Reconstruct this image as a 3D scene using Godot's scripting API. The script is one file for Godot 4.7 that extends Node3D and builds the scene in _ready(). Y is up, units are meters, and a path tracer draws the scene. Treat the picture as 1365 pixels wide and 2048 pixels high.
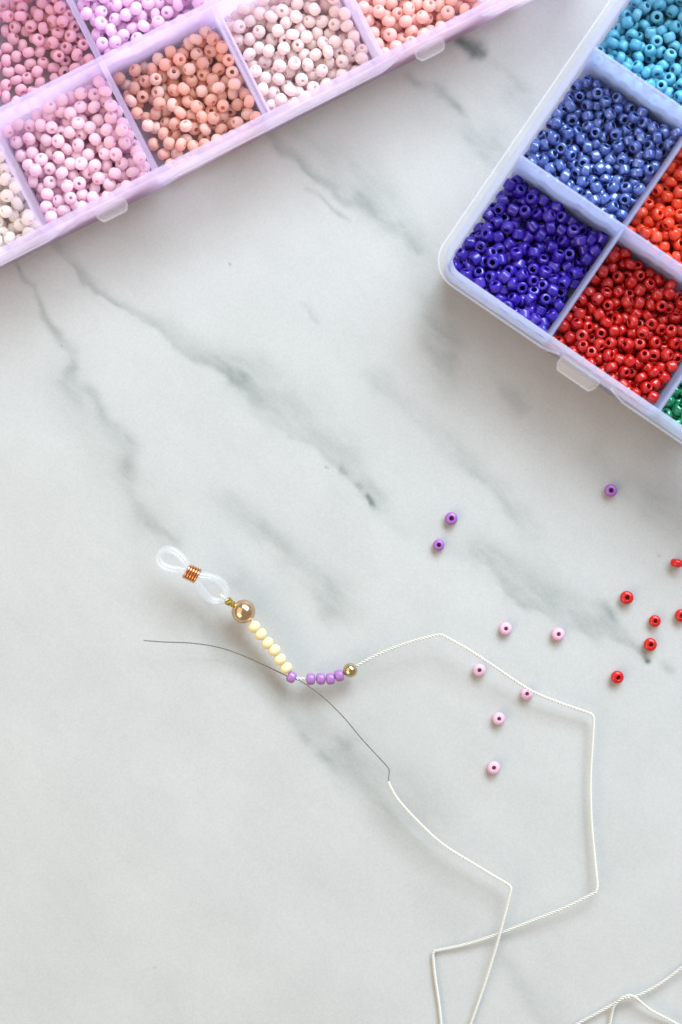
extends Node3D
# Two bead organizers, a half-strung beaded eyeglass strap and loose beads on a marble top.
# Shapes are worked out in millimetres and written in metres.

const MM := 0.001
const CAM_H := 400.0            # lens above the tabletop, mm
const S := 0.11111              # mm per photograph pixel on the tabletop
const LEFT_H := 18.0            # rim heights of the two organizers
const RIGHT_H := 20.5

const ORDINALS := ["first", "second", "third", "fourth", "fifth", "sixth", "seventh", "eighth", "ninth", "tenth", "eleventh", "twelfth", "thirteenth", "fourteenth", "fifteenth", "sixteenth", "seventeenth", "eighteenth", "nineteenth", "twentieth", "twenty-first", "twenty-second", "twenty-third", "twenty-fourth", "twenty-fifth", "twenty-sixth", "twenty-seventh", "twenty-eighth", "twenty-ninth", "thirtieth"]

var names := {}
var mats := {}
var seen_beads := 0


func _ready() -> void:
	# ---------------------------------------------------------------- camera
	var cam := Camera3D.new()
	cam.name = "camera"
	cam.position = Vector3(0, CAM_H * MM, 0)
	cam.rotation_degrees = Vector3(-90, 0, 0)
	cam.near = 0.02
	cam.far = 20.0
	var lens := CameraAttributesPhysical.new()
	lens.frustum_focal_length = 12.0 / (1024.0 * S / CAM_H)
	lens.exposure_aperture = 5.6
	lens.frustum_focus_distance = (CAM_H - 3.0) * MM
	lens.frustum_near = 0.02
	lens.frustum_far = 20.0
	cam.attributes = lens
	add_child(cam)
	cam.fov = rad_to_deg(2.0 * atan(1024.0 * S / CAM_H))
	cam.current = true

	# ------------------------------------------------- room light and windows
	var env := Environment.new()
	env.background_mode = Environment.BG_COLOR
	env.background_color = Color(0.645, 0.62, 0.575)
	env.tonemap_mode = Environment.TONE_MAPPER_LINEAR
	env.tonemap_exposure = 1.07
	env.sdfgi_enabled = true
	env.ssao_enabled = true
	env.ssil_enabled = true
	var we := WorldEnvironment.new()
	we.name = "world_environment"
	we.environment = env
	add_child(we)
	area_light("window_light", Vector3(0.25, 0.0, -1.0), 36.0, 1.15, Vector2(0.68, 0.44), Color(0.885, 0.96, 1.0), 1.06)
	area_light("side_window_light", Vector3(0.66, 0.0, -0.75), 42.0, 1.3, Vector2(0.9, 0.7), Color(0.885, 0.96, 1.0), 0.90)
	area_light("room_light", Vector3(-0.85, 0.0, 0.75), 38.0, 1.5, Vector2(1.0, 0.8), Color(1.0, 0.89, 0.76), 0.38)
	area_light("wall_bounce_light", Vector3(-1.0, 0.0, -0.25), 50.0, 1.7, Vector2(1.9, 1.5), Color(1.0, 0.95, 0.88), 0.28)

	# -------------------------------------------------------------- tabletop
	build_table()

	# ------------------------------------------------------------ organizers
	make_materials()
	build_organizers()

	# ------------------------------------------------------- strap and beads
	build_strap()
	build_loose_beads()


func area_light(called: String, towards: Vector3, elevation: float, dist: float, size: Vector2, c: Color, e: float) -> void:
	var d := towards.normalized() * cos(deg_to_rad(elevation)) + Vector3.UP * sin(deg_to_rad(elevation))
	var l := AreaLight3D.new()
	l.name = called
	l.area_size = size
	l.light_color = c
	l.light_energy = e * dist * dist
	l.shadow_enabled = true
	l.set("area_range", 6.0)
	l.set("area_attenuation", 2.0)
	add_child(l)
	l.look_at_from_position(d * dist, Vector3.ZERO, Vector3.UP)


# ---------------------------------------------------------------------------
# helpers
# ---------------------------------------------------------------------------

# a place in the scene, in mm, of what the lens sees at that pixel and height
func at(px: float, py: float, h := 0.0) -> Vector3:
	var k := S * (CAM_H - h) / CAM_H
	return Vector3((px - 682.5) * k, h, (py - 1024.0) * k)


func numbered(called: String) -> String:
	var n: int = names.get(called, 0)
	names[called] = n + 1
	return called if n == 0 else "%s_%03d" % [called, n]


func tag(o: Node, label: String, category: String, group := "", kind := "") -> Node:
	if label: o.set_meta("label", label)
	if category: o.set_meta("category", category)
	if group: o.set_meta("group", group)
	if kind: o.set_meta("kind", kind)
	return o


func thing(called: String, label: String, category: String, group := "") -> Node3D:
	var o := Node3D.new()
	o.name = numbered(called)
	add_child(o)
	tag(o, label, category, group)
	return o


func part(called: String, m: Mesh, mat: Material, parent: Node = null) -> MeshInstance3D:
	var o := MeshInstance3D.new()
	o.mesh = m
	o.material_override = mat
	if parent:
		o.name = called
		parent.add_child(o, true)
	else:
		o.name = numbered(called)
		add_child(o)
	return o


# A surface being collected: v = positions in mm, n = normals, f = triangles.
func shell() -> Dictionary:
	return {"v": PackedVector3Array(), "n": PackedVector3Array(), "f": PackedInt32Array()}


# Adds a grid of points, rows x columns, with smooth normals across it.
func grid(s: Dictionary, rows: Array, wrap_rows := false, wrap_cols := false, flip := false) -> void:
	var nr := rows.size()
	var nc: int = rows[0].size()
	var v := PackedVector3Array()
	for r in rows:
		v.append_array(r)
	var f := PackedInt32Array()
	for i in (nr if wrap_rows else nr - 1):
		var i2 := (i + 1) % nr
		for j in (nc if wrap_cols else nc - 1):
			var j2 := (j + 1) % nc
			var a := i * nc + j
			var b := i * nc + j2
			var c := i2 * nc + j
			var d := i2 * nc + j2
			if flip:
				f.append_array([a, b, c, b, d, c])
			else:
				f.append_array([a, c, b, b, c, d])
	var n := PackedVector3Array()
	n.resize(v.size())
	for k in range(0, f.size(), 3):
		var a := f[k]
		var b := f[k + 1]
		var c := f[k + 2]
		var w := (v[c] - v[a]).cross(v[b] - v[a])
		n[a] += w
		n[b] += w
		n[c] += w
	var base: int = s.v.size()
	for k in n.size():
		n[k] = n[k].normalized() if n[k].length_squared() > 1e-16 else Vector3.UP
	s.v.append_array(v)
	s.n.append_array(n)
	for k in f.size():
		f[k] += base
	s.f.append_array(f)


func flat_tri(s: Dictionary, a: Vector3, b: Vector3, c: Vector3) -> void:
	var w := (c - a).cross(b - a).normalized()
	var base: int = s.v.size()
	s.v.append_array([a, b, c])
	s.n.append_array([w, w, w])
	s.f.append_array([base, base + 1, base + 2])


func flat_quad(s: Dictionary, a: Vector3, b: Vector3, c: Vector3, d: Vector3) -> void:
	flat_tri(s, a, b, c)
	flat_tri(s, a, c, d)


# Turns a collected surface into a mesh in metres; a closed one is turned right side out.
func mesh(s: Dictionary, closed := true) -> ArrayMesh:
	var v: PackedVector3Array = s.v
	var n: PackedVector3Array = s.n
	var f: PackedInt32Array = s.f
	if closed:
		var mid := Vector3.ZERO
		for p in v:
			mid += p
		mid /= v.size()
		var vol := 0.0
		for k in range(0, f.size(), 3):
			var a := v[f[k]] - mid
			vol += a.dot((v[f[k + 2]] - v[f[k]]).cross(v[f[k + 1]] - v[f[k]]))
		if vol < 0.0:
			for k in range(0, f.size(), 3):
				var t := f[k + 1]
				f[k + 1] = f[k + 2]
				f[k + 2] = t
			for k in n.size():
				n[k] = -n[k]
	for k in v.size():
		v[k] *= MM
	var arrays := []
	arrays.resize(Mesh.ARRAY_MAX)
	arrays[Mesh.ARRAY_VERTEX] = v
	arrays[Mesh.ARRAY_NORMAL] = n
	arrays[Mesh.ARRAY_INDEX] = f
	var m := ArrayMesh.new()
	m.add_surface_from_arrays(Mesh.PRIMITIVE_TRIANGLES, arrays)
	return m


# A tube along a line of points (mm), with closed ends.
func tube(s: Dictionary, pts: PackedVector3Array, radius: float, sides := 8, loop := false, squash := 1.0) -> void:
	var rows := []
	var n := pts.size()
	var frames := frames_along(pts, loop)
	for i in n:
		var row := PackedVector3Array()
		for k in sides:
			var a := TAU * k / sides
			row.append(pts[i] + (frames[i].x * cos(a) + frames[i].y * sin(a) * squash) * radius)
		rows.append(row)
	if not loop:
		var cap0 := PackedVector3Array()
		var cap1 := PackedVector3Array()
		for k in sides:
			cap0.append(pts[0] - frames[0].z * radius * 0.3)
			cap1.append(pts[n - 1] + frames[n - 1].z * radius * 0.3)
		rows.push_front(cap0)
		rows.push_back(cap1)
	grid(s, rows, loop, true)


# Frames that travel along a line without twisting: z runs along it.
func frames_along(pts: PackedVector3Array, loop := false) -> Array:
	var n := pts.size()
	var out := []
	var side := Vector3.ZERO
	for i in n:
		var a := pts[(i - 1 + n) % n] if loop or i > 0 else pts[i]
		var b := pts[(i + 1) % n] if loop or i < n - 1 else pts[i]
		var z := (b - a).normalized()
		if i == 0:
			side = Vector3.UP.cross(z)
			if side.length() < 0.1:
				side = Vector3.RIGHT.cross(z)
		side = (side - z * side.dot(z)).normalized()
		out.append(Basis(side, z.cross(side), z))
	return out


# A smooth line through points, evenly stepped (mm).
func smooth_line(ctrl: Array, step: float) -> PackedVector3Array:
	var fine := PackedVector3Array()
	var n := ctrl.size()
	for i in n - 1:
		var p0: Vector3 = ctrl[maxi(i - 1, 0)]
		var p1: Vector3 = ctrl[i]
		var p2: Vector3 = ctrl[i + 1]
		var p3: Vector3 = ctrl[mini(i + 2, n - 1)]
		var k := maxi(4, int(p1.distance_to(p2) / step * 1.5))
		for j in k:
			fine.append(p1.cubic_interpolate(p2, p0, p3, float(j) / k))
	fine.append(ctrl[n - 1])
	return even(fine, step)


func even(fine: PackedVector3Array, step: float) -> PackedVector3Array:
	var out := PackedVector3Array([fine[0]])
	var left := step
	for i in fine.size() - 1:
		var a := fine[i]
		var b := fine[i + 1]
		var d := a.distance_to(b)
		var t := left
		while t <= d:
			out.append(a.lerp(b, t / d))
			t += step
		left = t - d
	return out


# A ring of revolution about y from a closed outline of (radius, height) points, in mm.
func lathe(outline: PackedVector2Array, sides: int, closed_outline := true) -> Dictionary:
	var s := shell()
	var rows := []
	for i in sides:
		var a := TAU * i / sides
		var row := PackedVector3Array()
		for p in outline:
			row.append(Vector3(cos(a) * p.x, p.y, sin(a) * p.x))
		rows.append(row)
	grid(s, rows, true, closed_outline)
	return s


# A bead: outer radius, length, hole radius; roundness 2 is a ball, 4 a rounded cylinder.
func bead_mesh(r: float, length: float, hole: float, roundness: float, sides := 20) -> ArrayMesh:
	var o := PackedVector2Array()
	var half := length / 2.0
	var lip := minf(0.16, (r - hole) * 0.3)
	var steps := 9
	var top := 0.0
	var arc := []
	# the angle at which the outline has come in to the lip of the hole
	var end := acos(pow(minf(0.999, (hole + lip) / r), roundness / 2.0))
	for i in steps * 2 + 1:
		var t := lerpf(-end, end, float(i) / (steps * 2))
		var x := r * pow(maxf(cos(t), 0.0), 2.0 / roundness)
		var y := half * signf(t) * pow(absf(sin(t)), 2.0 / roundness)
		arc.append(Vector2(x, y))
		top = y
	o.append_array(arc)
	for k in [[0.6, 0.07], [0.22, 0.30], [0.0, 0.85]]:
		o.append(Vector2(hole + lip * k[0], top - lip * k[1]))
	o.append(Vector2(hole, 0.0))
	for k in [[0.0, 0.85], [0.22, 0.30], [0.6, 0.07]]:
		o.append(Vector2(hole + lip * k[0], -top + lip * k[1]))
	return mesh(lathe(o, sides))


func paint(called: String, c: Color, rough: float, spec := 0.5) -> StandardMaterial3D:
	var m := StandardMaterial3D.new()
	m.resource_name = called
	m.albedo_color = c
	m.roughness = rough
	m.metallic_specular = spec
	mats[called] = m
	return m


func rgb(r: float, g: float, b: float) -> Color:
	return Color(r / 255.0, g / 255.0, b / 255.0)


func plastic(called: String, c: Color, alpha: float, rough: float, through: float, tint := Color.WHITE) -> StandardMaterial3D:
	var m := paint(called, Color(c.r, c.g, c.b, alpha), rough)
	m.transparency = BaseMaterial3D.TRANSPARENCY_ALPHA
	if through > 0.0:
		m.backlight_enabled = true
		m.backlight = tint * through
	m.cull_mode = BaseMaterial3D.CULL_DISABLED
	return m


func make_materials() -> void:
	plastic("lilac plastic", rgb(222, 208, 250), 0.50, 0.42, 1.22, Color(0.985, 0.94, 1.0))
	plastic("lilac divider plastic", rgb(216, 205, 252), 0.54, 0.40, 1.22, Color(0.98, 0.935, 1.0))
	plastic("lilac flange plastic", rgb(236, 226, 248), 0.16, 0.30, 0.7)
	plastic("frosted plastic", rgb(204, 211, 243), 0.46, 0.42, 1.05, Color(0.92, 0.935, 1.0))
	plastic("frosted divider plastic", rgb(190, 199, 240), 0.54, 0.40, 0.95, Color(0.89, 0.915, 1.0))
	plastic("frosted flange plastic", rgb(230, 232, 244), 0.06, 0.28, 0.6)
	plastic("lip plastic", rgb(240, 240, 252), 0.22, 0.26, 0.8)
	plastic("clear plastic", rgb(240, 240, 246), 0.20, 0.30, 0.5)
	plastic("base plastic", rgb(232, 226, 240), 0.16, 0.45, 0.8)


# ---------------------------------------------------------------------------
# tabletop
# ---------------------------------------------------------------------------
const TEX_W := 960
const TEX_H := 1344
const TEX_SCALE := 4.0          # texels per mm


func noise_bytes(freq: float, octaves: int, number: int) -> PackedByteArray:
	var n := FastNoiseLite.new()
	n.seed = number
	n.noise_type = FastNoiseLite.TYPE_SIMPLEX_SMOOTH
	n.frequency = freq
	n.fractal_octaves = octaves
	n.fractal_type = FastNoiseLite.FRACTAL_FBM
	var im := n.get_image(TEX_W, TEX_H, false, false, false)
	im.convert(Image.FORMAT_L8)
	return im.get_data()


# One vein: line of [x, y, width, strength] (photograph pixels measured on the top);
# over and under spread its two sides apart, rough breaks it up.
func vein(total: PackedFloat32Array, wx: PackedByteArray, wy: PackedByteArray, grain: PackedByteArray, line: Array, over: float, under: float, rough: float, warp := 14.0) -> void:
	var k := S * TEX_SCALE
	var temp := {}
	for i in line.size() - 1:
		var a := Vector2((line[i][0] - 682.5) * k + TEX_W / 2.0, (line[i][1] - 1024.0) * k + TEX_H / 2.0)
		var b := Vector2((line[i + 1][0] - 682.5) * k + TEX_W / 2.0, (line[i + 1][1] - 1024.0) * k + TEX_H / 2.0)
		var wa: float = line[i][2] * k
		var wb: float = line[i + 1][2] * k
		var sa: float = line[i][3]
		var sb: float = line[i + 1][3]
		var reach := maxf(wa, wb) * maxf(over, under) * 2.4 + warp * k * 0.6
		var x0 := clampi(int(minf(a.x, b.x) - reach), 0, TEX_W - 1)
		var x1 := clampi(int(maxf(a.x, b.x) + reach), 0, TEX_W - 1)
		var y0 := clampi(int(minf(a.y, b.y) - reach), 0, TEX_H - 1)
		var y1 := clampi(int(maxf(a.y, b.y) + reach), 0, TEX_H - 1)
		var ab := b - a
		var len2 := maxf(ab.length_squared(), 0.01)
		var side := Vector2(ab.y, -ab.x) / sqrt(len2)
		var wk := warp * k / 128.0
		for y in range(y0, y1 + 1):
			var row := y * TEX_W
			for x in range(x0, x1 + 1):
				var q := row + x
				var p := Vector2(x + (wx[q] - 128) * wk, y + (wy[q] - 128) * wk) - a
				var t := clampf(p.dot(ab) / len2, 0.0, 1.0)
				var off := p - ab * t
				var d := off.length()
				var up := off.dot(side) / maxf(d, 0.001)
				var w := lerpf(wa, wb, t) * lerpf(under, over, up * 0.5 + 0.5)
				var z := d / w
				if z < 2.4:
					var value := lerpf(sa, sb, t) * exp(-z * z) * (1.0 - rough + rough * (grain[q] - 70) / 70.0)
					if value > temp.get(q, 0.0):
						temp[q] = value
	for q in temp:
		total[q] = 1.0 - (1.0 - total[q]) * (1.0 - clampf(temp[q], 0.0, 0.95))


func build_table() -> void:
	var wx := noise_bytes(0.022, 3, 11)
	var wy := noise_bytes(0.022, 3, 12)
	var grain := PackedByteArray()
	grain.resize(TEX_W * TEX_H)
	var streaks := FastNoiseLite.new()
	streaks.seed = 13
	streaks.noise_type = FastNoiseLite.TYPE_SIMPLEX_SMOOTH
	streaks.frequency = 0.055
	streaks.fractal_octaves = 3
	for y in TEX_H:
		for x in TEX_W:
			grain[y * TEX_W + x] = clampi(int(128.0 + 110.0 * streaks.get_noise_2d((x * 0.75 + y * 0.66) * 0.34, y * 0.75 - x * 0.66)), 0, 255)
	var cloud := noise_bytes(0.008, 4, 14)
	var total := PackedFloat32Array()
	total.resize(TEX_W * TEX_H)
	var v := func(line: Array, over: float, under: float, rough: float, warp := 14.0) -> void:
		if warp > 10.0:
			line = line.map(func(p): return [p[0], p[1], p[2] * 0.95, p[3] * 0.42])
		elif warp > 0.0:
			line = line.map(func(p): return [p[0], p[1], p[2], p[3] * (0.5 if p[3] < 0.6 else 0.78)])
		vein(total, wx, wy, grain, line, over, under, rough, warp)
	# thin vein running down from under the lilac organizer, fading in fuzzy patches
	v.call([[10, 470, 5, 0.2], [38, 530, 5, 0.34], [66, 566, 6, 0.4], [75, 600, 6, 0.3], [98, 640, 9, 0.45], [118, 678, 12, 0.42], [142, 704, 12, 0.36], [143, 730, 13, 0.3], [132, 752, 16, 0.34], [150, 775, 17, 0.28], [182, 795, 16, 0.22], [200, 815, 13, 0.42], [214, 846, 14, 0.36], [232, 872, 15, 0.4], [262, 905, 19, 0.32], [255, 946, 22, 0.40], [262, 985, 16, 0.16], [300, 1045, 20, 0.22], [350, 1082, 20, 0.34]], 1.0, 1.0, 0.55)
	v.call([[130, 760, 45, 0.16], [200, 870, 55, 0.15], [250, 960, 50, 0.14], [330, 1080, 50, 0.14]], 1.0, 1.0, 0.4)
	# long vein, crisp on its lower side
	v.call([[70, 440, 7, 0.3], [105, 492, 7, 0.42], [140, 528, 7, 0.4], [166, 565, 8, 0.36], [215, 592, 6, 0.40], [242, 616, 6, 0.42], [290, 645, 10, 0.34], [340, 674, 14, 0.36], [405, 724, 13, 0.4], [452, 746, 15, 0.46], [470, 762, 16, 0.48]], 2.2, 0.55, 0.45)
	v.call([[440, 735, 18, 0.30], [475, 770, 20, 0.38], [520, 828, 20, 0.26], [600, 870, 22, 0.22], [650, 905, 18, 0.22], [690, 945, 15, 0.34], [720, 975, 12, 0.36], [742, 1002, 10, 0.5]], 3.0, 0.45, 0.45)
	v.call([[480, 770, 40, 0.18], [560, 800, 55, 0.22], [620, 840, 50, 0.18], [690, 910, 40, 0.12]], 1.2, 0.8, 0.35)
	v.call([[682, 938, 7, 0.42], [690, 944, 5, 0.3]], 1.0, 1.0, 0.3, 4.0)
	v.call([[715, 968, 6, 0.4], [722, 974, 5, 0.4]], 1.0, 1.0, 0.3, 4.0)
	v.call([[736, 992, 5, 0.6], [744, 1004, 6, 0.66], [750, 1010, 3, 0.4]], 1.0, 1.0, 0.2, 4.0)
	v.call([[650, 932, 3, 0.5], [655, 935, 2, 0.4]], 1.0, 1.0, 0.2, 3.0)
	v.call([[742, 1000, 16, 0.2], [800, 1050, 20, 0.12], [870, 1090, 25, 0.08], [950, 1115, 25, 0.2]], 2.0, 0.8, 0.4)
	# vein below the salmon beads
	v.call([[520, 260, 12, 0.4], [545, 288, 12, 0.44], [586, 316, 12, 0.46], [620, 350, 11, 0.42], [668, 385, 11, 0.40], [705, 400, 12, 0.48], [740, 430, 15, 0.42], [790, 462, 17, 0.52], [832, 494, 10, 0.3]], 1.5, 0.8, 0.45)
	v.call([[610, 275, 45, 0.2], [700, 345, 50, 0.26], [770, 410, 50, 0.22], [850, 520, 45, 0.18], [870, 610, 40, 0.24], [900, 690, 40, 0.22]], 1.0, 1.0, 0.5)
	v.call([[610, 374, 5, 0.3], [640, 391, 4, 0.4], [670, 420, 5, 0.35], [700, 440, 5, 0.15]], 1.0, 1.0, 0.6, 6.0)
	v.call([[600, 612, 7, 0.12], [632, 646, 5, 0.24]], 2.0, 0.8, 0.3)
	# dark blot and broken vein between the organizers
	v.call([[920, 82, 12, 0.75], [948, 98, 17, 0.95], [962, 106, 12, 0.7]], 1.0, 0.9, 0.2, 10.0)
	v.call([[985, 122, 8, 0.25], [1010, 145, 9, 0.22], [1040, 178, 20, 0.26], [1020, 190, 22, 0.2], [1062, 230, 20, 0.12]], 1.0, 1.0, 0.5)
	v.call([[815, 155, 10, 0.3], [832, 166, 11, 0.42], [872, 186, 14, 0.42], [895, 190, 12, 0.42], [914, 218, 11, 0.52], [925, 232, 12, 0.26], [940, 265, 18, 0.28], [985, 285, 24, 0.32], [968, 305, 20, 0.22], [1010, 330, 18, 0.1]], 1.0, 1.0, 0.5)
	v.call([[850, 190, 60, 0.12], [960, 280, 60, 0.18], [1020, 120, 60, 0.10]], 1.0, 1.0, 0.4)
	# soft streaks in the middle
	v.call([[725, 745, 10, 0.14], [752, 766, 16, 0.26], [790, 795, 16, 0.14], [850, 845, 18, 0.16], [900, 895, 18, 0.2], [945, 938, 18, 0.36], [975, 962, 15, 0.28], [1020, 1015, 15, 0.3], [1060, 1070, 16, 0.14]], 1.6, 0.9, 0.5)
	v.call([[860, 640, 26, 0.22], [875, 720, 32, 0.28], [890, 770, 34, 0.18]], 1.0, 1.0, 0.5)
	v.call([[985, 745, 14, 0.16], [1020, 790, 22, 0.24], [1045, 815, 20, 0.2]], 1.0, 1.0, 0.5)
	v.call([[1190, 920, 40, 0.16], [1220, 970, 36, 0.14], [1300, 985, 55, 0.3], [1365, 1040, 50, 0.24]], 1.0, 1.0, 0.4)
	v.call([[430, 985, 30, 0.10], [460, 1010, 30, 0.24], [515, 1050, 26, 0.40], [560, 1090, 26, 0.38], [610, 1135, 30, 0.30], [670, 1195, 40, 0.3], [700, 1220, 34, 0.2]], 1.1, 0.9, 0.45)
	v.call([[455, 1150, 25, 0.10], [478, 1165, 20, 0.26], [500, 1200, 30, 0.12]], 1.0, 1.0, 0.4)
	v.call([[650, 1190, 22, 0.22], [665, 1216, 24, 0.26]], 1.0, 1.0, 0.4)
	# long grey band on the right, ending in a dark pit
	v.call([[950, 1110, 10, 0.24], [975, 1124, 14, 0.4], [1005, 1170, 18, 0.26], [1050, 1200, 16, 0.36], [1085, 1215, 15, 0.34], [1120, 1238, 15, 0.26], [1150, 1250, 17, 0.36], [1178, 1268, 14, 0.3]], 2.8, 0.5, 0.5)
	v.call([[1040, 1140, 50, 0.15], [1120, 1190, 55, 0.19], [1200, 1240, 45, 0.2]], 1.2, 0.8, 0.4)
	v.call([[1198, 1205, 10, 0.3], [1215, 1222, 9, 0.5], [1232, 1240, 8, 0.26]], 1.6, 1.0, 0.4)
	v.call([[1190, 1235, 10, 0.3], [1220, 1264, 12, 0.5], [1250, 1288, 12, 0.36], [1285, 1315, 9, 0.34]], 1.8, 0.8, 0.45)
	v.call([[1290, 1316, 6, 0.5], [1295, 1322, 6, 0.95]], 1.0, 1.0, 0.1, 4.0)
	v.call([[1330, 1328, 9, 0.3], [1342, 1340, 9, 0.5]], 1.4, 1.0, 0.5)
	# below the strap
	v.call([[380, 1195, 30, 0.10], [398, 1235, 20, 0.36], [412, 1262, 20, 0.3], [450, 1310, 26, 0.14], [520, 1360, 26, 0.2], [570, 1410, 26, 0.24], [610, 1470, 22, 0.28], [645, 1510, 22, 0.3], [700, 1555, 40, 0.26], [780, 1620, 50, 0.18], [860, 1690, 50, 0.1]], 1.6, 0.8, 0.45)
	v.call([[680, 1475, 14, 0.3], [695, 1488, 16, 0.4]], 1.2, 1.0, 0.5)
	v.call([[606, 1466, 6, 0.3], [614, 1476, 6, 0.3]], 1.0, 1.0, 0.4, 6.0)
	v.call([[640, 1514, 12, 0.26], [660, 1526, 14, 0.22]], 1.0, 1.0, 0.5)
	v.call([[590, 1380, 40, 0.12], [700, 1500, 60, 0.18], [820, 1640, 70, 0.12]], 1.2, 0.8, 0.3)
	v.call([[870, 1790, 50, 0.10], [930, 1850, 50, 0.06]], 1.0, 1.0, 0.3)
	v.call([[990, 1905, 14, 0.12], [1030, 1965, 22, 0.2], [1085, 2025, 26, 0.2], [1140, 2090, 30, 0.16]], 1.4, 0.9, 0.4)
	# crumbs and pin marks that stain the top
	v.call([[458, 526, 2.2, 0.29], [460, 528, 2.2, 0.29]], 1.0, 1.0, 0.0, 0.0)
	v.call([[1316, 1110, 1.9, 0.25], [1318, 1111, 1.9, 0.25]], 1.0, 1.0, 0.0, 0.0)
	v.call([[122, 690, 1.7, 0.22], [123, 691, 1.7, 0.22]], 1.0, 1.0, 0.0, 0.0)
	v.call([[307, 1935, 1.4, 0.18], [311, 1933, 1.4, 0.18]], 1.0, 1.0, 0.0, 0.0)
	var bytes := PackedByteArray()
	bytes.resize(TEX_W * TEX_H * 3)
	var rng := RandomNumberGenerator.new()
	rng.seed = 5
	var o := 0
	for q in TEX_W * TEX_H:
		var g := (rng.randi() & 15) * 0.5 - 3.75
		var c := (cloud[q] - 128) * 0.035 + (grain[q] - 128) * 0.012
		var m := total[q]
		bytes[o] = int(clampf(176.5 + c + g - m * 122.0, 0.0, 255.0))
		bytes[o + 1] = int(clampf(176.5 + c + g - m * 110.0, 0.0, 255.0))
		bytes[o + 2] = int(clampf(177.5 + c + g - m * 115.0, 0.0, 255.0))
		o += 3
	var im := Image.create_from_data(TEX_W, TEX_H, false, Image.FORMAT_RGB8, bytes)
	var mat := paint("veined marble", Color.WHITE, 0.48, 0.35)
	mat.albedo_texture = ImageTexture.create_from_image(im)
	var sheet := BoxMesh.new()
	sheet.size = Vector3(0.72, 0.012, 1.008)
	var st := SurfaceTool.new()
	# top of the slab with its own coordinates, then the edge and the underside
	st.begin(Mesh.PRIMITIVE_TRIANGLES)
	var hx := 0.36
	var hz := 0.504
	var deep := -0.012
	var cs := [Vector3(-hx, 0, -hz), Vector3(hx, 0, -hz), Vector3(hx, 0, hz), Vector3(-hx, 0, hz)]
	var quads := [[cs[0], cs[1], cs[2], cs[3], Vector3.UP]]
	for i in 4:
		var a: Vector3 = cs[i]
		var b: Vector3 = cs[(i + 1) % 4]
		var dn := Vector3(0, deep, 0)
		quads.append([b, a, a + dn, b + dn, (b - a).cross(Vector3.UP).normalized()])
	quads.append([cs[3] + Vector3(0, deep, 0), cs[2] + Vector3(0, deep, 0), cs[1] + Vector3(0, deep, 0), cs[0] + Vector3(0, deep, 0), Vector3.DOWN])
	for qd in quads:
		for k in [0, 1, 2, 0, 2, 3]:
			var p: Vector3 = qd[k]
			st.set_normal(qd[4])
			st.set_uv(Vector2(p.x / (TEX_W / TEX_SCALE * MM) + 0.5, (p.z + p.y) / (TEX_H / TEX_SCALE * MM) + 0.5))
			st.add_vertex(p)
	var slab := part("marble_slab", st.commit(), mat)
	tag(slab, "white marble tabletop with soft grey green veins", "", "", "structure")


# ---------------------------------------------------------------------------
# organizers
# ---------------------------------------------------------------------------

# Points round a rectangle with rounded corners: [place, outward normal, whether on the front].
func round_rect(x0: float, x1: float, z0: float, z1: float, r: float) -> Array:
	# z runs into the box as negative: z0 is the front (largest), z1 the back
	var out := []
	var n := int((x1 - x0 - 2 * r) / 1.0)
	for i in n + 1:
		out.append([Vector2(lerpf(x0 + r, x1 - r, float(i) / n), z0), Vector2(0, 1), true])
	for c in [[x1 - r, z0 - r, PI / 2, 0.0], [x1 - r, z1 + r, 0.0, -PI / 2], [x0 + r, z1 + r, -PI / 2, -PI], [x0 + r, z0 - r, -PI, -PI * 1.5]]:
		for i in range(0, 13):
			var a := lerpf(c[2], c[3], i / 12.0)
			out.append([Vector2(c[0] + cos(a) * r, c[1] + sin(a) * r), Vector2(cos(a), sin(a)), false])
	out.pop_back()
	return out


# Sweeps a profile of (outward, up) points round a run of path points; hard edges between its strips.
func sweep(s: Dictionary, path: Array, profile: Array, loop: bool, spread := PackedFloat32Array()) -> void:
	var n := profile.size()
	for k in n:
		var a: Vector2 = profile[k]
		var b: Vector2 = profile[(k + 1) % n]
		var r0 := PackedVector3Array()
		var r1 := PackedVector3Array()
		for i in path.size():
			var w := spread[i] if spread.size() else 1.0
			var p: Vector2 = path[i][0]
			var d: Vector2 = path[i][1]
			var pa := p + d * (a.x * w if a.x > 0.0 else a.x)
			var pb := p + d * (b.x * w if b.x > 0.0 else b.x)
			r0.append(Vector3(pa.x, a.y, pa.y))
			r1.append(Vector3(pb.x, b.y, pb.y))
		grid(s, [r0, r1], false, loop)


# A bar with that profile of (across, up), running along x or along z.
func bar(profile: Array, from: float, to: float, along_x: bool, middle: float) -> ArrayMesh:
	var s := shell()
	var n := profile.size()
	var place := func(p: Vector2, t: float) -> Vector3:
		return Vector3(t, p.y, middle + p.x) if along_x else Vector3(middle + p.x, p.y, t)
	for k in n:
		var a: Vector2 = profile[k]
		var b: Vector2 = profile[(k + 1) % n]
		flat_quad(s, place.call(a, from), place.call(b, from), place.call(b, to), place.call(a, to))
	for k in range(1, n - 1):
		flat_tri(s, place.call(profile[0], from), place.call(profile[k + 1], from), place.call(profile[k], from))
		flat_tri(s, place.call(profile[0], to), place.call(profile[k], to), place.call(profile[k + 1], to))
	return mesh(s)


func divider_profile(h: float, top: float, foot: float) -> Array:
	return [Vector2(-foot / 2, 1.2), Vector2(-top / 2, h - 0.3), Vector2(-top / 2 + 0.22, h), Vector2(top / 2 - 0.22, h), Vector2(top / 2, h - 0.3), Vector2(foot / 2, 1.2)]


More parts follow.
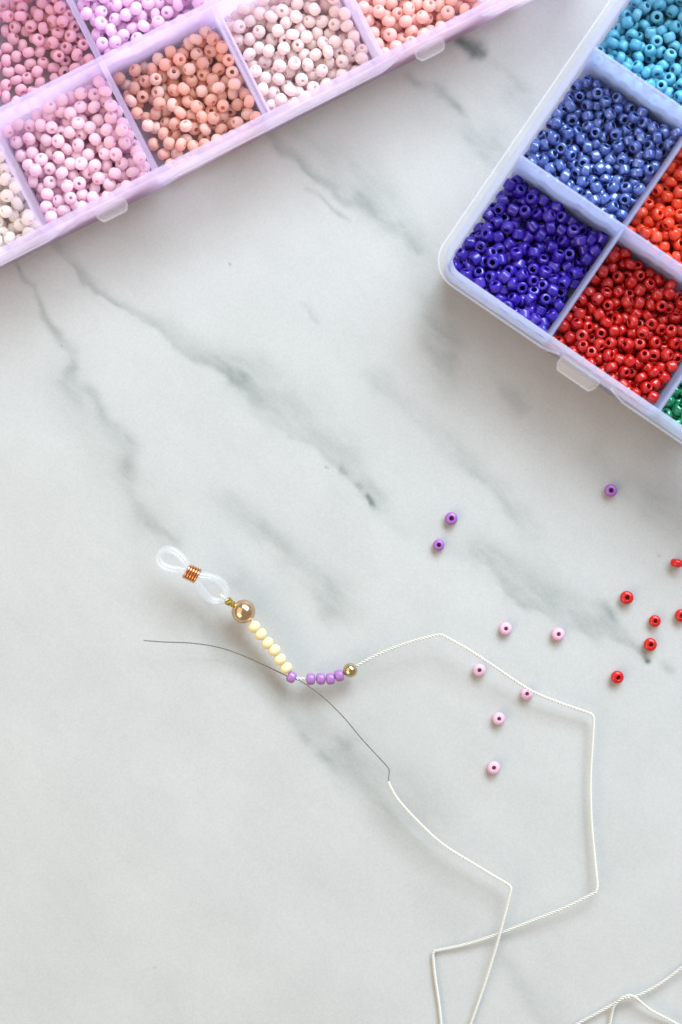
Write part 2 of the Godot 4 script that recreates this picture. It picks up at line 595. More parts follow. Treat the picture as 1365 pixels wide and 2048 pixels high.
# spec: h, cols, rows, px, pz (pitches), wall, thick, gaps [[from, to, tab_from, tab_to]], looks
func organizer(o: Node3D, spec: Dictionary) -> void:
	var h: float = spec.h
	var w: float = spec.cols * spec.px
	var d: float = spec.rows * spec.pz
	var t: float = spec.wall
	var path := round_rect(spec.x_from - t, w + t, t, -d - t, 5.0)
	# the outer wall, a closed ring with a rounded rim
	var s := shell()
	sweep(s, path, [Vector2(-0.8, 0.3), Vector2(0.0, h - 0.35), Vector2(-0.12, h - 0.1), Vector2(-0.35, h), Vector2(-t + 0.3, h), Vector2(-t + 0.08, h - 0.1), Vector2(-t, h - 0.35), Vector2(-t - 0.25, 1.3), Vector2(-1.6, 0.3)], true)
	part("outer_wall", mesh(s, false), mats[spec.look], o)
	# the base plate
	s = shell()
	var low := PackedVector3Array()
	var high := PackedVector3Array()
	var mid_low := PackedVector3Array()
	var mid_high := PackedVector3Array()
	for p in path:
		var q: Vector2 = p[0] - p[1] * (t + 0.3)
		low.append(Vector3(q.x, 0.35, q.y))
		high.append(Vector3(q.x, 1.4, q.y))
		mid_low.append(Vector3(w / 2, 0.35, -d / 2))
		mid_high.append(Vector3(w / 2, 1.4, -d / 2))
	grid(s, [mid_high, high], false, true)
	grid(s, [low, mid_low], false, true)
	part("base_plate", mesh(s, false), mats["base plastic"], o)
	# the rim flange, broken where the lid's latches come down
	var runs := [[]]
	var spreads := [PackedFloat32Array()]
	for p in path + [path[0]]:
		var keep := true
		var k := 1.0
		if p[2]:
			for g in spec.gaps:
				if p[0].x > g[0] and p[0].x < g[1]:
					keep = false
				k = minf(k, minf(1.0, pow(clampf(maxf(g[0] - p[0].x, p[0].x - g[1]) / 4.5, 0.0, 1.0), 0.55)))
		if keep:
			runs[-1].append(p)
			spreads[-1].append(maxf(k, 0.08))
		elif runs[-1].size():
			runs.append([])
			spreads.append(PackedFloat32Array())
	for i in runs.size():
		if runs[i].size() < 2:
			continue
		s = shell()
		var f: float = spec.flange
		sweep(s, runs[i], [Vector2(-0.1, h - 1.15), Vector2(f - 0.2, h - 1.3), Vector2(f, h - 1.5), Vector2(f, h - 2.5), Vector2(f - 0.15, h - 2.65), Vector2(f - 0.45, h - 2.6), Vector2(f - 0.5, h - 2.0), Vector2(-0.1, h - 1.85)], false, spreads[i])
		part("rim_flange", mesh(s, false), mats[spec.flange_look], o)
		var edge := PackedVector3Array()
		for k in runs[i].size():
			var q: Vector2 = runs[i][k][0] + runs[i][k][1] * (f * spreads[i][k] - 0.1)
			edge.append(Vector3(q.x, h - 2.2, q.y))
		s = shell()
		tube(s, edge, 0.24, 8)
		part("flange_lip", mesh(s), mats["lip plastic"], o)
	# catches under the latches
	for g in spec.gaps:
		s = shell()
		var rows := []
		for i in 13:
			var a := i / 12.0
			var x := lerpf(g[2], g[3], a)
			var e := minf(1.0, pow(clampf(minf(x - g[2], g[3] - x) / 0.9 + 0.12, 0.0, 1.0), 0.4))
			var out: float = t + spec.catch * e
			var row := PackedVector3Array()
			for p in [[t - 0.75, 11.4], [out - 0.55, 9.6], [out - 0.2, 9.9], [out, 9.6], [out, 8.7], [out - 0.3, 8.3], [t - 0.75, 9.9]]:
				row.append(Vector3(x, p[1], maxf(p[0], t - 0.76)))
			rows.append(row)
		var trim := PackedVector3Array([Vector3(g[2], 10.4, t - 0.3)])
		for i in 13:
			trim.append(Vector3(lerpf(g[2], g[3], i / 12.0), 9.25, rows[i][3].z - 0.1))
		trim.append(Vector3(g[3], 10.4, t - 0.3))
		var s2 := shell()
		tube(s2, trim, 0.26, 8)
		part("catch_lip", mesh(s2), mats["lip plastic"], o)
		grid(s, rows, false, true)
		part("latch_catch", mesh(s, false), mats["clear plastic"], o)
	# dividers: long ones run through, short ones butt between them
	var prof := divider_profile(h - 0.15, spec.thick, spec.thick + 0.35)
	for r in range(1, spec.rows):
		part("divider", bar(prof, spec.x_from + 0.05, w - 0.05, true, -r * spec.pz), mats[spec.divider_look], o)
	var gap: float = spec.thick / 2 - 0.02
	for c in range(1, spec.cols):
		for r in spec.rows:
			var a: float = -0.05 if r == 0 else -r * spec.pz - gap
			var b: float = -d + 0.05 if r == spec.rows - 1 else -(r + 1) * spec.pz + gap
			part("divider", bar(divider_profile(h - 0.25, spec.thick, spec.thick + 0.35), a, b, false, c * spec.px), mats[spec.divider_look], o)


func build_organizers() -> void:
	var left := {"h": LEFT_H, "cols": 6, "rows": 4, "x_from": 0.0, "px": 26.9, "pz": 26.1, "wall": 1.5, "thick": 1.15, "flange": 1.6, "catch": 2.0,
		"gaps": [[31.2, 52.4, 38.0, 44.9], [111.0, 130.5, 115.4, 122.0]], "look": "lilac plastic", "divider_look": "lilac divider plastic", "flange_look": "lilac flange plastic"}
	var right := {"h": RIGHT_H, "cols": 6, "rows": 5, "x_from": 1.2, "px": 27.9, "pz": 27.6, "wall": 1.45, "thick": 0.8, "flange": 1.55, "catch": 2.4,
		"gaps": [[32.6, 44.4, 33.0, 42.8], [123.0, 134.8, 124.6, 134.4]], "look": "frosted plastic", "divider_look": "frosted divider plastic", "flange_look": "frosted flange plastic"}
	var lo := thing("bead_organizer", "lilac plastic organizer of pink, peach and mauve beads at the upper left corner", "bead organizer", "compartment trays full of beads")
	var turn_l := deg_to_rad(26.85)
	var corner_l := at(84, 452, LEFT_H)
	corner_l.y = 0.0
	lo.transform = Transform3D(Basis(Vector3.UP, turn_l), (corner_l - Vector3(cos(turn_l), 0, -sin(turn_l)) * 26.9) * MM)
	organizer(lo, left)
	var ro := thing("bead_organizer", "frosted clear organizer of blue, indigo, orange and red beads with a rounded corner", "bead organizer", "compartment trays full of beads")
	var turn_r := deg_to_rad(-34.4)
	var corner_r := at(1102, 670, RIGHT_H)
	corner_r.y = 0.0
	ro.transform = Transform3D(Basis(Vector3.UP, turn_r), (corner_r - Vector3(cos(turn_r), 0, -sin(turn_r)) * 27.9) * MM)
	organizer(ro, right)

	# heaps: organizer, spec, column, row, name, words, colour, radius, length, hole, roundness, depth, slope x, slope z, roughness
	var matte := {"rough": 0.5, "spec": 0.4, "glow": 1.0}
	var gloss := {"rough": 0.2, "spec": 0.55}
	var satin := {"rough": 0.34, "spec": 0.5}
	var luster := {"rough": 0.2, "spec": 0.6, "metal": 0.35, "coat": 0.6}
	heap(lo, left, 0, 0, "ivory_bead", "matte ivory", rgb(255, 248, 244), [1.42, 2.45, 0.4, 2.3], [10.6, 0.0, 0.0], matte, 301)
	heap(lo, left, 1, 0, "pink_bead", "matte baby pink", rgb(255, 227, 240), [1.42, 2.45, 0.4, 2.3], [10.6, 1.0, 0.5], matte, 302)
	heap(lo, left, 2, 0, "salmon_bead", "matte salmon", rgb(255, 211, 196), [1.42, 2.4, 0.5, 2.4], [6.8, 1.2, 1.0], matte, 303)
	heap(lo, left, 3, 0, "blush_bead", "matte pale blush", rgb(255, 238, 238), [1.42, 2.45, 0.4, 2.3], [10.2, 0.5, 0.6], matte, 304)
	heap(lo, left, 4, 0, "coral_bead", "matte coral pink", rgb(255, 212, 205), [1.46, 2.5, 0.42, 2.3], [10.4, 0.0, 0.0], matte, 305)
	heap(lo, left, 5, 0, "apricot_bead", "matte apricot", rgb(252, 200, 150), [1.5, 2.5, 0.42, 2.3], [8.0, 0.0, 0.0], matte, 306)
	heap(lo, left, 1, 1, "mauve_bead", "matte dusty mauve", rgb(246, 202, 214), [1.36, 2.15, 0.5, 2.5], [5.0, 1.4, 0.4], matte, 307)
	heap(lo, left, 2, 1, "orchid_bead", "matte orchid pink", rgb(251, 222, 246), [1.42, 2.4, 0.42, 2.3], [9.0, 0.0, 0.0], matte, 308)
	heap(ro, right, 0, 0, "indigo_bead", "glossy indigo", rgb(55, 31, 156), [1.35, 2.3, 0.6, 4.4], [9.3, 0.5, -1.7], gloss, 401)
	heap(ro, right, 0, 1, "periwinkle_bead", "pearly periwinkle blue", rgb(90, 111, 180), [1.32, 2.1, 0.6, 3.6], [9.3, 1.4, -1.9], luster, 402)
	heap(ro, right, 0, 2, "sky_blue_bead", "satin sky blue", rgb(88, 168, 196), [1.36, 2.2, 0.55, 3.2], [9.5, 0.8, -1.2], satin, 403)
	heap(ro, right, 1, 0, "red_bead", "glossy scarlet", rgb(186, 21, 14), [1.36, 2.25, 0.53, 3.0], [9.9, 0.8, -2.0], gloss, 404)
	heap(ro, right, 1, 1, "orange_bead", "glossy bright orange", rgb(230, 66, 34), [1.36, 2.25, 0.53, 3.0], [11.0, 0.6, -0.6], gloss, 405)
	heap(ro, right, 2, 0, "green_bead", "pearly emerald green", rgb(22, 138, 92), [1.42, 2.35, 0.55, 3.0], [10.0, 0.0, -0.4], luster, 406)


# Fills one compartment: beads are dropped one after another onto the lowest place found.
func heap(o: Node3D, spec: Dictionary, col: int, row: int, called: String, words: String, c: Color, shape: Array, depth: Array, look: Dictionary, number: int) -> void:
	var rng := RandomNumberGenerator.new()
	rng.seed = number
	var r: float = (shape[0] + shape[1] / 2.0) * 0.5 * 0.99
	var inset: float = spec.thick / 2.0 + 0.12 + r * 0.93
	var x0: float = col * spec.px + (inset if col else spec.x_from + r * 0.95 + 0.05)
	var x1: float = (col + 1) * spec.px - inset
	var z0: float = row * spec.pz + (inset if row else r * 0.95 + 0.05)
	var z1: float = (row + 1) * spec.pz - inset
	var cell := 2.0 * r
	var cells := {}
	var beads := PackedVector3Array()
	var rest := func(x: float, z: float) -> float:
		var y := 1.45 + r
		var cx := int(x / cell)
		var cz := int(z / cell)
		for i in range(cx - 1, cx + 2):
			for j in range(cz - 1, cz + 2):
				var key := i * 1000 + j
				if cells.has(key):
					for b in cells[key]:
						var dx: float = beads[b].x - x
						var dz: float = beads[b].z - z
						var d2 := dx * dx + dz * dz
						if d2 < 4.0 * r * r:
							y = maxf(y, beads[b].y + sqrt(4.0 * r * r - d2))
		return y
	var misses := 0
	while beads.size() < 700 and misses < 14:
		var best := Vector3.ZERO
		var score := INF
		for k in 9:
			var x := rng.randf_range(x0, x1)
			var z := rng.randf_range(z0, z1)
			var y: float = rest.call(x, z)
			if col == 0 and row == 0:
				var bend := Vector2(spec.x_from + 3.6, 3.6)
				var away := Vector2(x, z) - bend
				if away.x < 0.0 and away.y < 0.0 and away.length() > 3.5 - r * 0.95:
					away = bend + away.normalized() * (3.5 - r * 0.95)
					x = away.x
					z = away.y
					y = rest.call(x, z)
			# roll a little way down
			for m in 5:
				var nx := clampf(x + rng.randf_range(-0.8, 0.8), x0, x1)
				var nz := clampf(z + rng.randf_range(-0.8, 0.8), z0, z1)
				var ny: float = rest.call(nx, nz)
				if col == 0 and row == 0 and nx < spec.x_from + 3.6 and nz < 3.6 and Vector2(nx - spec.x_from - 3.6, nz - 3.6).length() > 3.5 - r * 0.95:
					continue
				if ny < y:
					x = nx
					z = nz
					y = ny
			var want: float = depth[0] + depth[1] * ((x - x0) / (x1 - x0) - 0.5) * 2.0 + depth[2] * ((z - z0) / (z1 - z0) - 0.5) * 2.0
			if y + r - want < score:
				score = y + r - want
				best = Vector3(x, y, z)
		if score > rng.randf_range(-0.6, 0.8):
			misses += 1
			continue
		misses = 0
		var key := int(best.x / cell) * 1000 + int(best.z / cell)
		if not cells.has(key):
			cells[key] = []
		cells[key].append(beads.size())
		beads.append(best)
	# which of them can be seen from about where the lens is
	var home := o.transform
	var show := PackedInt32Array()
	show.resize(beads.size())
	for eye in [Vector2.ZERO, Vector2(45, 0), Vector2(-45, 0), Vector2(0, 45), Vector2(0, -45)]:
		var top := {}
		var owner_of := {}
		for b in beads.size():
			var p := home * (Vector3(beads[b].x, beads[b].y, -beads[b].z) * MM) / MM
			var k := CAM_H / (CAM_H - p.y)
			var px: float = (p.x - eye.x) * k + eye.x
			var pz: float = (p.z - eye.y) * k + eye.y
			if absf(px) > 78.5 or absf(pz) > 116.5:
				continue
			var reach := int(ceil(r * 0.95 / 0.3))
			for i in range(-reach, reach + 1):
				for j in range(-reach, reach + 1):
					if (i * i + j * j) * 0.09 < r * r * 0.9:
						var key := (int(px / 0.3) + i + 2000) * 5000 + int(pz / 0.3) + j + 2000
						if not top.has(key) or top[key] < p.y:
							top[key] = p.y
							owner_of[key] = b
		for key in owner_of:
			show[owner_of[key]] += 1
	var order := []
	for b in beads.size():
		if show[b] > 6:
			order.append(b)
	order.sort_custom(func(a, b): return show[a] > show[b])
	# three close tints of the colour, three slightly different castings
	var tints := []
	var castings := []
	for k in 3:
		var m := paint("%s %d" % [words, k], c.lightened(0.5 if called == "salmon_bead" else 0.08) if k == 1 else c.darkened(0.07 if called == "salmon_bead" else 0.03) if k == 2 else c, look.rough + 0.04 * (k - 1), look.spec)
		if look.has("glow"):
			m.backlight_enabled = true
			m.backlight = c.lerp(Color.WHITE, 0.3) * look.glow
		if look.has("metal"):
			m.metallic = look.metal
			m.clearcoat_enabled = true
			m.clearcoat = look.coat
			m.clearcoat_roughness = 0.12
		tints.append(m)
		var f: float = [1.0, 0.95, 1.04][k]
		castings.append(bead_mesh(shape[0] * f, shape[1] * [1.0, 1.08, 0.9][k], shape[2], shape[3], 18))
	var rest_of := []
	var alike := {}
	var heart := home * (Vector3((x0 + x1) / 2, 0, -(z0 + z1) / 2) * MM) / MM
	for i in order.size():
		var b: int = order[i]
		var axis := Vector3(rng.randfn(), rng.randfn(), rng.randfn() * 1.0).normalized()
		if axis.y < 0.0:
			axis = -axis
		var turn := Basis(Quaternion(Vector3.UP, axis)) * Basis(Vector3.UP, rng.randf() * TAU)
		var where := home * Transform3D(turn, Vector3(beads[b].x, beads[b].y, -beads[b].z) * MM)
		if i >= 300:
			rest_of.append(where)
			continue
		var how := "hole up" if axis.y > 0.82 else "hole tilted" if axis.y > 0.4 else "on its side"
		var n := part(called, castings[rng.randi() % 3], tints[rng.randi() % 3])
		n.transform = where
		var off := where.origin - heart * MM
		var side := ("" if absf(off.z) < 0.0045 else "upper " if off.z < 0 else "lower ") + ("" if absf(off.x) < 0.0045 else "left " if off.x < 0 else "right ")
		side = side if side else "middle "
		var kin := how + "|" + side
		if not alike.has(kin):
			alike[kin] = []
		alike[kin].append(n)
		tag(n, "", "bead", "%s beads heaped in one compartment" % words)
	for kin in alike:
		var row_of: Array = alike[kin]
		row_of.sort_custom(func(a, b): return a.position.z < b.position.z)
		for k in row_of.size():
			var rank: String = "" if row_of.size() == 1 else ORDINALS[k] + " from top, "
			row_of[k].set_meta("label", "%s seed bead %s, %s%sof its heap" % [words, kin.split("|")[0], rank, kin.split("|")[1]])
	if rest_of.size():
		var mm := MultiMesh.new()
		mm.transform_format = MultiMesh.TRANSFORM_3D
		mm.mesh = castings[0]
		mm.instance_count = rest_of.size()
		for i in rest_of.size():
			mm.set_instance_transform(i, rest_of[i])
		var mi := MultiMeshInstance3D.new()
		mi.name = numbered(called + "_mass")
		mi.multimesh = mm
		mi.material_override = tints[2]
		add_child(mi)
		tag(mi, "deeper %s seed beads between the upper ones of their heap" % words, "beads", "", "stuff")
	print("%s: %d dropped, %d kept" % [called, beads.size(), order.size()])


# ---------------------------------------------------------------------------
# strap: silicone loop, coil, strung beads, cord and needle
# ---------------------------------------------------------------------------

# A cord or wire of strands twisted round each other along a line.
func twisted(o: Node3D, called: String, line: PackedVector3Array, strands: int, off: float, thick: float, pitch: float, mat: Material, sides := 6, loose_to := 0.0) -> void:
	var frames := frames_along(line)
	var step := line[0].distance_to(line[1])
	for k in strands:
		var pts := PackedVector3Array()
		for i in line.size():
			var p := pitch
			var a := TAU * (i * step / p + float(k) / strands) + sin(i * step * 0.37) * 0.5
			if loose_to > 0.0 and i * step < loose_to:
				a -= TAU * (loose_to - i * step) / pitch * 0.45
			pts.append(line[i] + (frames[i].x * cos(a) + frames[i].y * sin(a)) * off)
		var s := shell()
		tube(s, pts, thick, sides)
		part(called, mesh(s), mat, o)


# A line with sharp corners: each stretch is smooth, the corners are small bends.
func kinked(stretches: Array, step: float) -> PackedVector3Array:
	var fine := PackedVector3Array()
	for st in stretches:
		fine.append_array(smooth_line(st, step))
	for n in 3:
		var copy := fine.duplicate()
		for i in range(1, fine.size() - 1):
			fine[i] = (copy[i - 1] + copy[i] * 2.0 + copy[i + 1]) / 4.0
	return even(fine, step)


func strung(called: String, m: Mesh, mat: Material, where: Vector3, axis: Vector3, label: String, group: String, roll := 0.0) -> MeshInstance3D:
	var n := part(called, m, mat)
	n.transform = Transform3D(Basis(Quaternion(Vector3.UP, axis.normalized())) * Basis(Vector3.UP, roll), where * MM)
	tag(n, label, "bead", group)
	return n


func build_strap() -> void:
	var silicone := plastic("milky silicone", rgb(232, 240, 252), 0.13, 0.2, 0.4)
	var copper := paint("copper wire", rgb(222, 156, 106), 0.2)
	copper.metallic = 1.0
	var rose_gold := paint("rose gold", rgb(218, 184, 148), 0.18)
	rose_gold.metallic = 1.0
	var pale_gold := paint("pale gold", rgb(206, 186, 140), 0.1)
	pale_gold.metallic = 1.0
	var brass := paint("brass", rgb(196, 178, 92), 0.22)
	brass.metallic = 1.0
	var cream := paint("cream glass", rgb(238, 221, 178), 0.42, 0.4)
	cream.backlight_enabled = true
	cream.backlight = Color(0.6, 0.58, 0.5)
	var violet := paint("violet glass", rgb(158, 108, 174), 0.22, 0.5)
	var steel := paint("dark steel wire", rgb(128, 126, 123), 0.35)
	steel.metallic = 0.9
	var silk := paint("white silk cord", rgb(214, 211, 204), 0.5, 0.5)
	silk.rim_enabled = true
	silk.rim = 0.3

	# silicone figure of eight gripped by a copper coil
	var z := func(x: float, y: float, h: float) -> Vector3:
		return at(290 + x / 5.46, 1080 + y / 5.46, h)
	var conn := thing("eyeglass_loop", "milky silicone loop pinched by a coil of copper wire", "strap end")
	var ring := []
	for p in [[560, 455, 7.0], [500, 345, 7.3], [455, 255, 7.6], [390, 175, 7.8], [310, 112, 7.8], [225, 104, 7.6], [165, 148, 7.4], [150, 220, 7.2], [200, 285, 7.1], [300, 318, 7.1], [410, 330, 7.2], [510, 360, 7.2], [600, 388, 7.0], [720, 400, 6.4], [830, 450, 5.8], [885, 530, 5.3], [890, 606, 5.0], [840, 660, 4.9], [770, 668, 5.1], [685, 625, 5.6], [612, 530, 6.4]]:
		ring.append(z.call(p[0], p[1], p[2]))
	var s := shell()
	# closed line through the points
	var closed := PackedVector3Array()
	var n := ring.size()
	for i in n:
		for j in 8:
			closed.append(ring[i].cubic_interpolate(ring[(i + 1) % n], ring[(i - 1 + n) % n], ring[(i + 2) % n], j / 8.0))
	for k in 14:
		var was := closed.duplicate()
		for i in closed.size():
			closed[i] = (was[i - 1 if i else closed.size() - 1] + was[i] * 2.0 + was[(i + 1) % closed.size()]) / 4.0
	tube(s, closed, 0.86, 18, true)
	part("silicone_loop", mesh(s), silicone, conn)
	var c0: Vector3 = z.call(450, 345, 7.2)
	var c1: Vector3 = z.call(585, 390, 7.0)
	var ax := (c1 - c0).normalized()
	ax = (ax + Vector3(0.0, 0, 0.12)).normalized()
	var sx := ax.cross(Vector3.UP).normalized()
	var sy := sx.cross(ax)
	var coil := PackedVector3Array()
	var turns := 4.7
	for i in int(turns * 24) + 1:
		var a := TAU * i / 24.0
		coil.append((c0 + c1) / 2 + ax * ((i / 24.0 / turns - 0.5) * 2.75) + sx * cos(a) * 1.5 + sy * sin(a) * 1.35)
	coil.insert(0, coil[0] - ax * 0.1 - sx * 0.2 + sy * -0.6)
	s = shell()
	tube(s, coil, 0.29, 8)
	part("wire_coil", mesh(s), copper, conn)

	# strung beads
	var ball_at := at(487.5, 1223, 4.6)
	var strand := [at(508.5, 1253.5, 4.4), at(522, 1268.5, 4.3), at(535, 1286, 4.2), at(549, 1300.5, 4.1), at(560, 1319, 4.0), at(572.5, 1336, 3.9)]
	var violets := [at(583.5, 1354, 3.7), at(622, 1358, 3.5), at(642, 1357.5, 3.5), at(661.5, 1357.5, 3.5), at(679, 1351, 3.5)]
	var small_at := at(701, 1340.5, 3.6)
	var crimp_at := at(460.5, 1205, 4.7)
	strung("round_metal_bead", bead_mesh(2.66, 5.2, 0.5, 2.0, 48), rose_gold, ball_at, strand[0] - ball_at, "large shiny rose gold ball bead between the loop and cream beads", "metal beads on the strap")
	strung("round_metal_bead", bead_mesh(1.62, 3.15, 0.4, 2.0, 40), pale_gold, small_at, Vector3(1, 0, -0.62), "small shiny pale gold ball bead closing the purple beads", "metal beads on the strap")
	# faceted crimp
	var cr := thing("crimp_bead", "tiny dented brass crimp bead beside the silicone loop", "bead", "metal beads on the strap")
	var rng := RandomNumberGenerator.new()
	rng.seed = 77
	var along := (ball_at - crimp_at).normalized()
	var cx := along.cross(Vector3.UP).normalized()
	var cy := cx.cross(along)
	for part_of in [[-0.35, 0.98, 1.5, "crimp_tube"], [0.72, 0.85, 0.55, "crimp_ring"]]:
		s = shell()
		var rings := []
		for i in 4:
			var row := PackedVector3Array()
			for k in 7:
				var a := TAU * k / 7.0 + i * 0.3
				var rr: float = part_of[1] * [0.72, 1.0, 0.96, 0.7][i] * rng.randf_range(0.86, 1.1)
				row.append(crimp_at + along * (part_of[0] + (i / 3.0 - 0.5) * part_of[2]) + cx * cos(a) * rr + cy * sin(a) * rr)
			rings.append(row)
		for i in 3:
			for k in 7:
				flat_quad(s, rings[i][k], rings[i][(k + 1) % 7], rings[i + 1][(k + 1) % 7], rings[i + 1][k])
		for k in range(1, 6):
			flat_tri(s, rings[0][0], rings[0][k + 1], rings[0][k])
			flat_tri(s, rings[3][0], rings[3][k], rings[3][k + 1])
		part(part_of[3], mesh(s), brass, cr)
	var cream_m := bead_mesh(1.45, 2.42, 0.36, 2.15, 32)
	var ordinals := ["first cream bead, touching the rose gold ball", "second cream bead from the rose gold ball", "third cream bead from the rose gold ball", "third cream bead up from the purple bead", "second cream bead up from the purple bead", "last cream bead, touching the single purple bead"]
	for i in 6:
		var a: Vector3 = ball_at if i == 0 else strand[i - 1]
		var b: Vector3 = violets[0] if i == 5 else strand[i + 1]
		strung("cream_bead", cream_m, cream, strand[i], b - a, ordinals[i], "cream beads strung on the strap", i * 1.3)
	var violet_m := bead_mesh(1.32, 2.02, 0.42, 3.2, 28)
	var axes := [Vector3(0.9, 0, 0.42), Vector3(1, 0, 0.02), Vector3(1, 0, -0.03), Vector3(1, 0, -0.06), Vector3(1, -0.0, -0.3)]
	var vl := ["single purple bead with the wire needle passing through it", "purple bead at the open end of the row of four", "second purple bead of the row of four from the white gap", "third purple bead of the row of four from the white gap", "purple bead of the row of four touching the small gold ball"]
	for i in 5:
		strung("purple_bead", violet_m, violet, violets[i], axes[i], vl[i], "purple beads strung on the strap", i * 0.9)

	# cord from the loop through the beads, round the pink beads and out at the bottom
	var step := 0.14
	var cord := thing("silk_cord", "long white twisted cord running through the strung beads and around the pink beads", "cord", "white beading cords")
	var line := kinked([
		[at(441, 1190, 5.6), at(450, 1197, 5.6), crimp_at, ball_at, at(505, 1243, 4.7), strand[0], strand[1], strand[2], strand[3], strand[4], strand[5], violets[0], at(597, 1357, 3.6), at(609, 1357.5, 3.5), violets[1], violets[2], violets[3], violets[4], small_at, at(716, 1330, 3.7), at(760, 1307, 4.3), at(820, 1284, 4.8), at(878, 1269, 5.0)],
		[at(884, 1269.5, 5.0), at(935, 1298, 5.2), at(990, 1334, 4.6), at(1056, 1378, 3.6), at(1110, 1402, 3.0), at(1184, 1428, 2.5)],
		[at(1188, 1434, 2.5), at(1185, 1490, 2.3), at(1181, 1560, 2.1), at(1183, 1640, 2.0), at(1189, 1710, 2.1), at(1195.5, 1772, 2.6)],
		[at(1193, 1784, 2.8), at(1130, 1815, 2.4), at(1060, 1843, 1.9), at(990, 1870, 1.4), at(930, 1889, 1.0), at(868, 1902, 0.8)],
		[at(866, 1908, 0.8), at(870, 1950, 0.8), at(878, 2005, 0.8), at(884, 2060, 0.8), at(889, 2100, 0.8)]], step)
	twisted(cord, "strand", line, 2, 0.205, 0.155, 1.5, silk)
	var tail := thing("silk_cord", "white twisted cord tied to the wire needle and crossing over the long cord", "cord", "white beading cords")
	line = kinked([
		[at(777, 1563, 5.2), at(783, 1577, 5.1), at(798, 1601, 4.9), at(835, 1642, 4.6), at(885, 1688, 4.2), at(950, 1729, 3.9), at(1020, 1771, 3.5)],
		[at(1023, 1776, 3.5), at(1011, 1825, 3.0), at(997, 1878, 2.6), at(977, 1945, 2.0), at(957, 2005, 1.4), at(941, 2050, 1.0), at(925, 2100, 0.8)]], step)
	twisted(tail, "strand", line, 2, 0.185, 0.165, 1.5, silk, 6, 6.0)
	var k1 := thing("silk_cord", "straight stretch of white twisted cord slanting across the lower right corner", "cord", "white beading cords")
	twisted(k1, "strand", kinked([[at(1090, 2085, 0.8), at(1158, 2046, 0.9), at(1200, 2023, 1.1), at(1243, 2000, 1.3), at(1275, 1991, 1.4), at(1320, 1967, 1.6), at(1370, 1930, 1.9), at(1430, 1880, 2.0)]], step), 2, 0.205, 0.155, 1.5, silk)
	var k2 := thing("silk_cord", "looped end of white twisted cord hooked over the straight stretch in the corner", "cord", "white beading cords")
	twisted(k2, "strand", kinked([[at(1211, 2095, 0.8), at(1220, 2048, 0.8), at(1227, 2016, 1.6), at(1238, 2001, 2.4), at(1256, 1991, 2.7), at(1272, 1996, 2.6), at(1300, 2019, 1.8), at(1350, 2046, 1.2), at(1420, 2085, 0.9)]], step), 2, 0.205, 0.155, 1.5, silk)

	# twisted wire needle threaded through the single purple bead
	var needle := thing("wire_needle", "thin dark twisted wire beading needle curving through the single purple bead", "needle")
	line = kinked([[at(288, 1281, 4.6), at(330, 1284, 4.2), at(380, 1286, 3.6), at(430, 1293, 3.0), at(475, 1306.5, 2.6), at(520, 1326, 2.7), at(560, 1345, 3.1), at(583, 1356, 3.55), at(605, 1364, 3.9), at(650, 1397, 4.1), at(690, 1437, 4.3), at(720, 1473, 4.6), at(750, 1506, 4.9), at(774, 1532, 5.1), at(779, 1542, 5.2), at(776.5, 1566, 5.2)]], 0.07)
	twisted(needle, "wire", line, 2, 0.072, 0.072, 0.62, steel, 5)


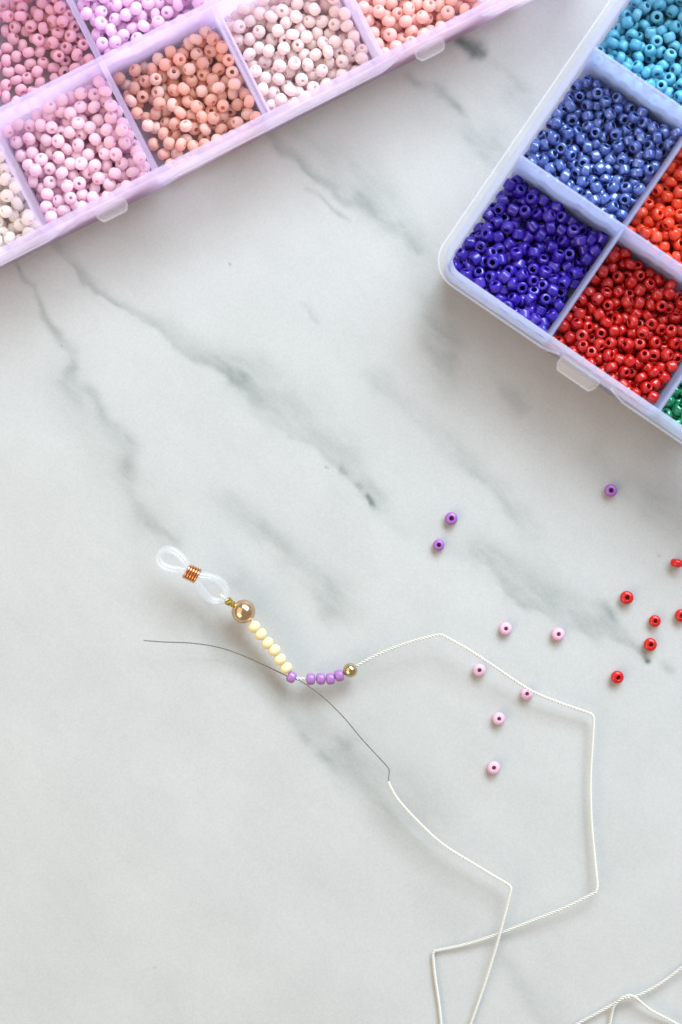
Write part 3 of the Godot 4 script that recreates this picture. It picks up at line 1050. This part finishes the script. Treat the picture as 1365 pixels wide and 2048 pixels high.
func build_loose_beads() -> void:
	var looks := {
		"purple": [paint("loose purple glass", rgb(156, 92, 174), 0.24), bead_mesh(1.42, 1.95, 0.52, 2.9, 32)],
		"red": [paint("loose red glass", rgb(190, 25, 24), 0.22), bead_mesh(1.44, 1.95, 0.48, 2.8, 32)],
		"pink": [paint("loose pink glass", rgb(228, 190, 212), 0.34), bead_mesh(1.46, 2.0, 0.46, 2.6, 32)],
	}
	for k in looks:
		looks[k][0].backlight_enabled = true
		looks[k][0].backlight = (looks[k][0].albedo_color as Color) * (0.85 if k == "pink" else 0.55 if k == "purple" else 0.3)
	var all := [
		["purple", 1222, 981, 1.0, 0.0, 0.0, "loose purple bead lying by itself just below the frosted organizer"],
		["purple", 903, 1037, 1.0, 0.02, 0.0, "upper bead of two loose purple beads lying close together"],
		["purple", 878, 1090, 0.9, 0.0, 0.0, "lower and smaller bead of two loose purple beads lying close together"],
		["red", 1354, 1126, 0.98, 1.5, 1.45, "loose red bead lying on its side at the photo's right edge"],
		["red", 1254, 1195, 1.04, 0.0, 0.0, "largest loose red bead, flat with hole up, left of the red pair"],
		["red", 1310, 1242, 0.92, 0.05, 0.3, "smaller loose red bead just above the one at the dark pit"],
		["red", 1363, 1231, 1.0, 0.1, 0.0, "loose red bead with hole up, cut by the photo's right edge"],
		["red", 1301, 1289, 1.02, 0.04, 0.2, "loose red bead beside the dark pit in the grey vein"],
		["red", 1235, 1354, 1.0, 0.25, -0.6, "loose red bead lowest of all reds, leaning to one side"],
		["pink", 1012, 1257, 0.98, 0.0, 0.0, "loose pink bead above the cord, nearer the cord's bend"],
		["pink", 1117, 1268, 1.0, 0.04, 0.0, "loose pink bead above the cord, nearer the red beads"],
		["pink", 959, 1340, 0.99, 0.0, 0.0, "loose pink bead just under the cord, nearest the small gold ball"],
		["pink", 1054, 1387, 0.95, 0.04, 0.0, "loose pink bead partly covered by the white cord"],
		["pink", 998, 1437, 0.97, 0.05, 0.0, "loose pink bead in the middle of the cord's loop"],
		["pink", 988, 1535, 1.0, 0.0, 0.0, "lowest loose pink bead, alone inside the cord's loop"],
	]
	var i := 0
	for b in all:
		var look: Array = looks[b[0]]
		var n := part("loose_%s_bead" % b[0], look[1], look[0])
		var lie: float = b[4]
		var h: float = (0.98 * cos(lie) + 1.42 * sin(lie) * (0.35 if lie < 0.5 else 1.0)) * b[3]
		var turn := Basis(Vector3.UP, b[5]) * Basis(Vector3(0, 0, 1), -lie) * Basis(Vector3.UP, i * 0.7)
		n.transform = Transform3D(turn.scaled(Vector3.ONE * b[3]), at(b[1], b[2], h) * MM)
		tag(n, b[6], "bead", "loose %s beads on the marble" % b[0])
		i += 1
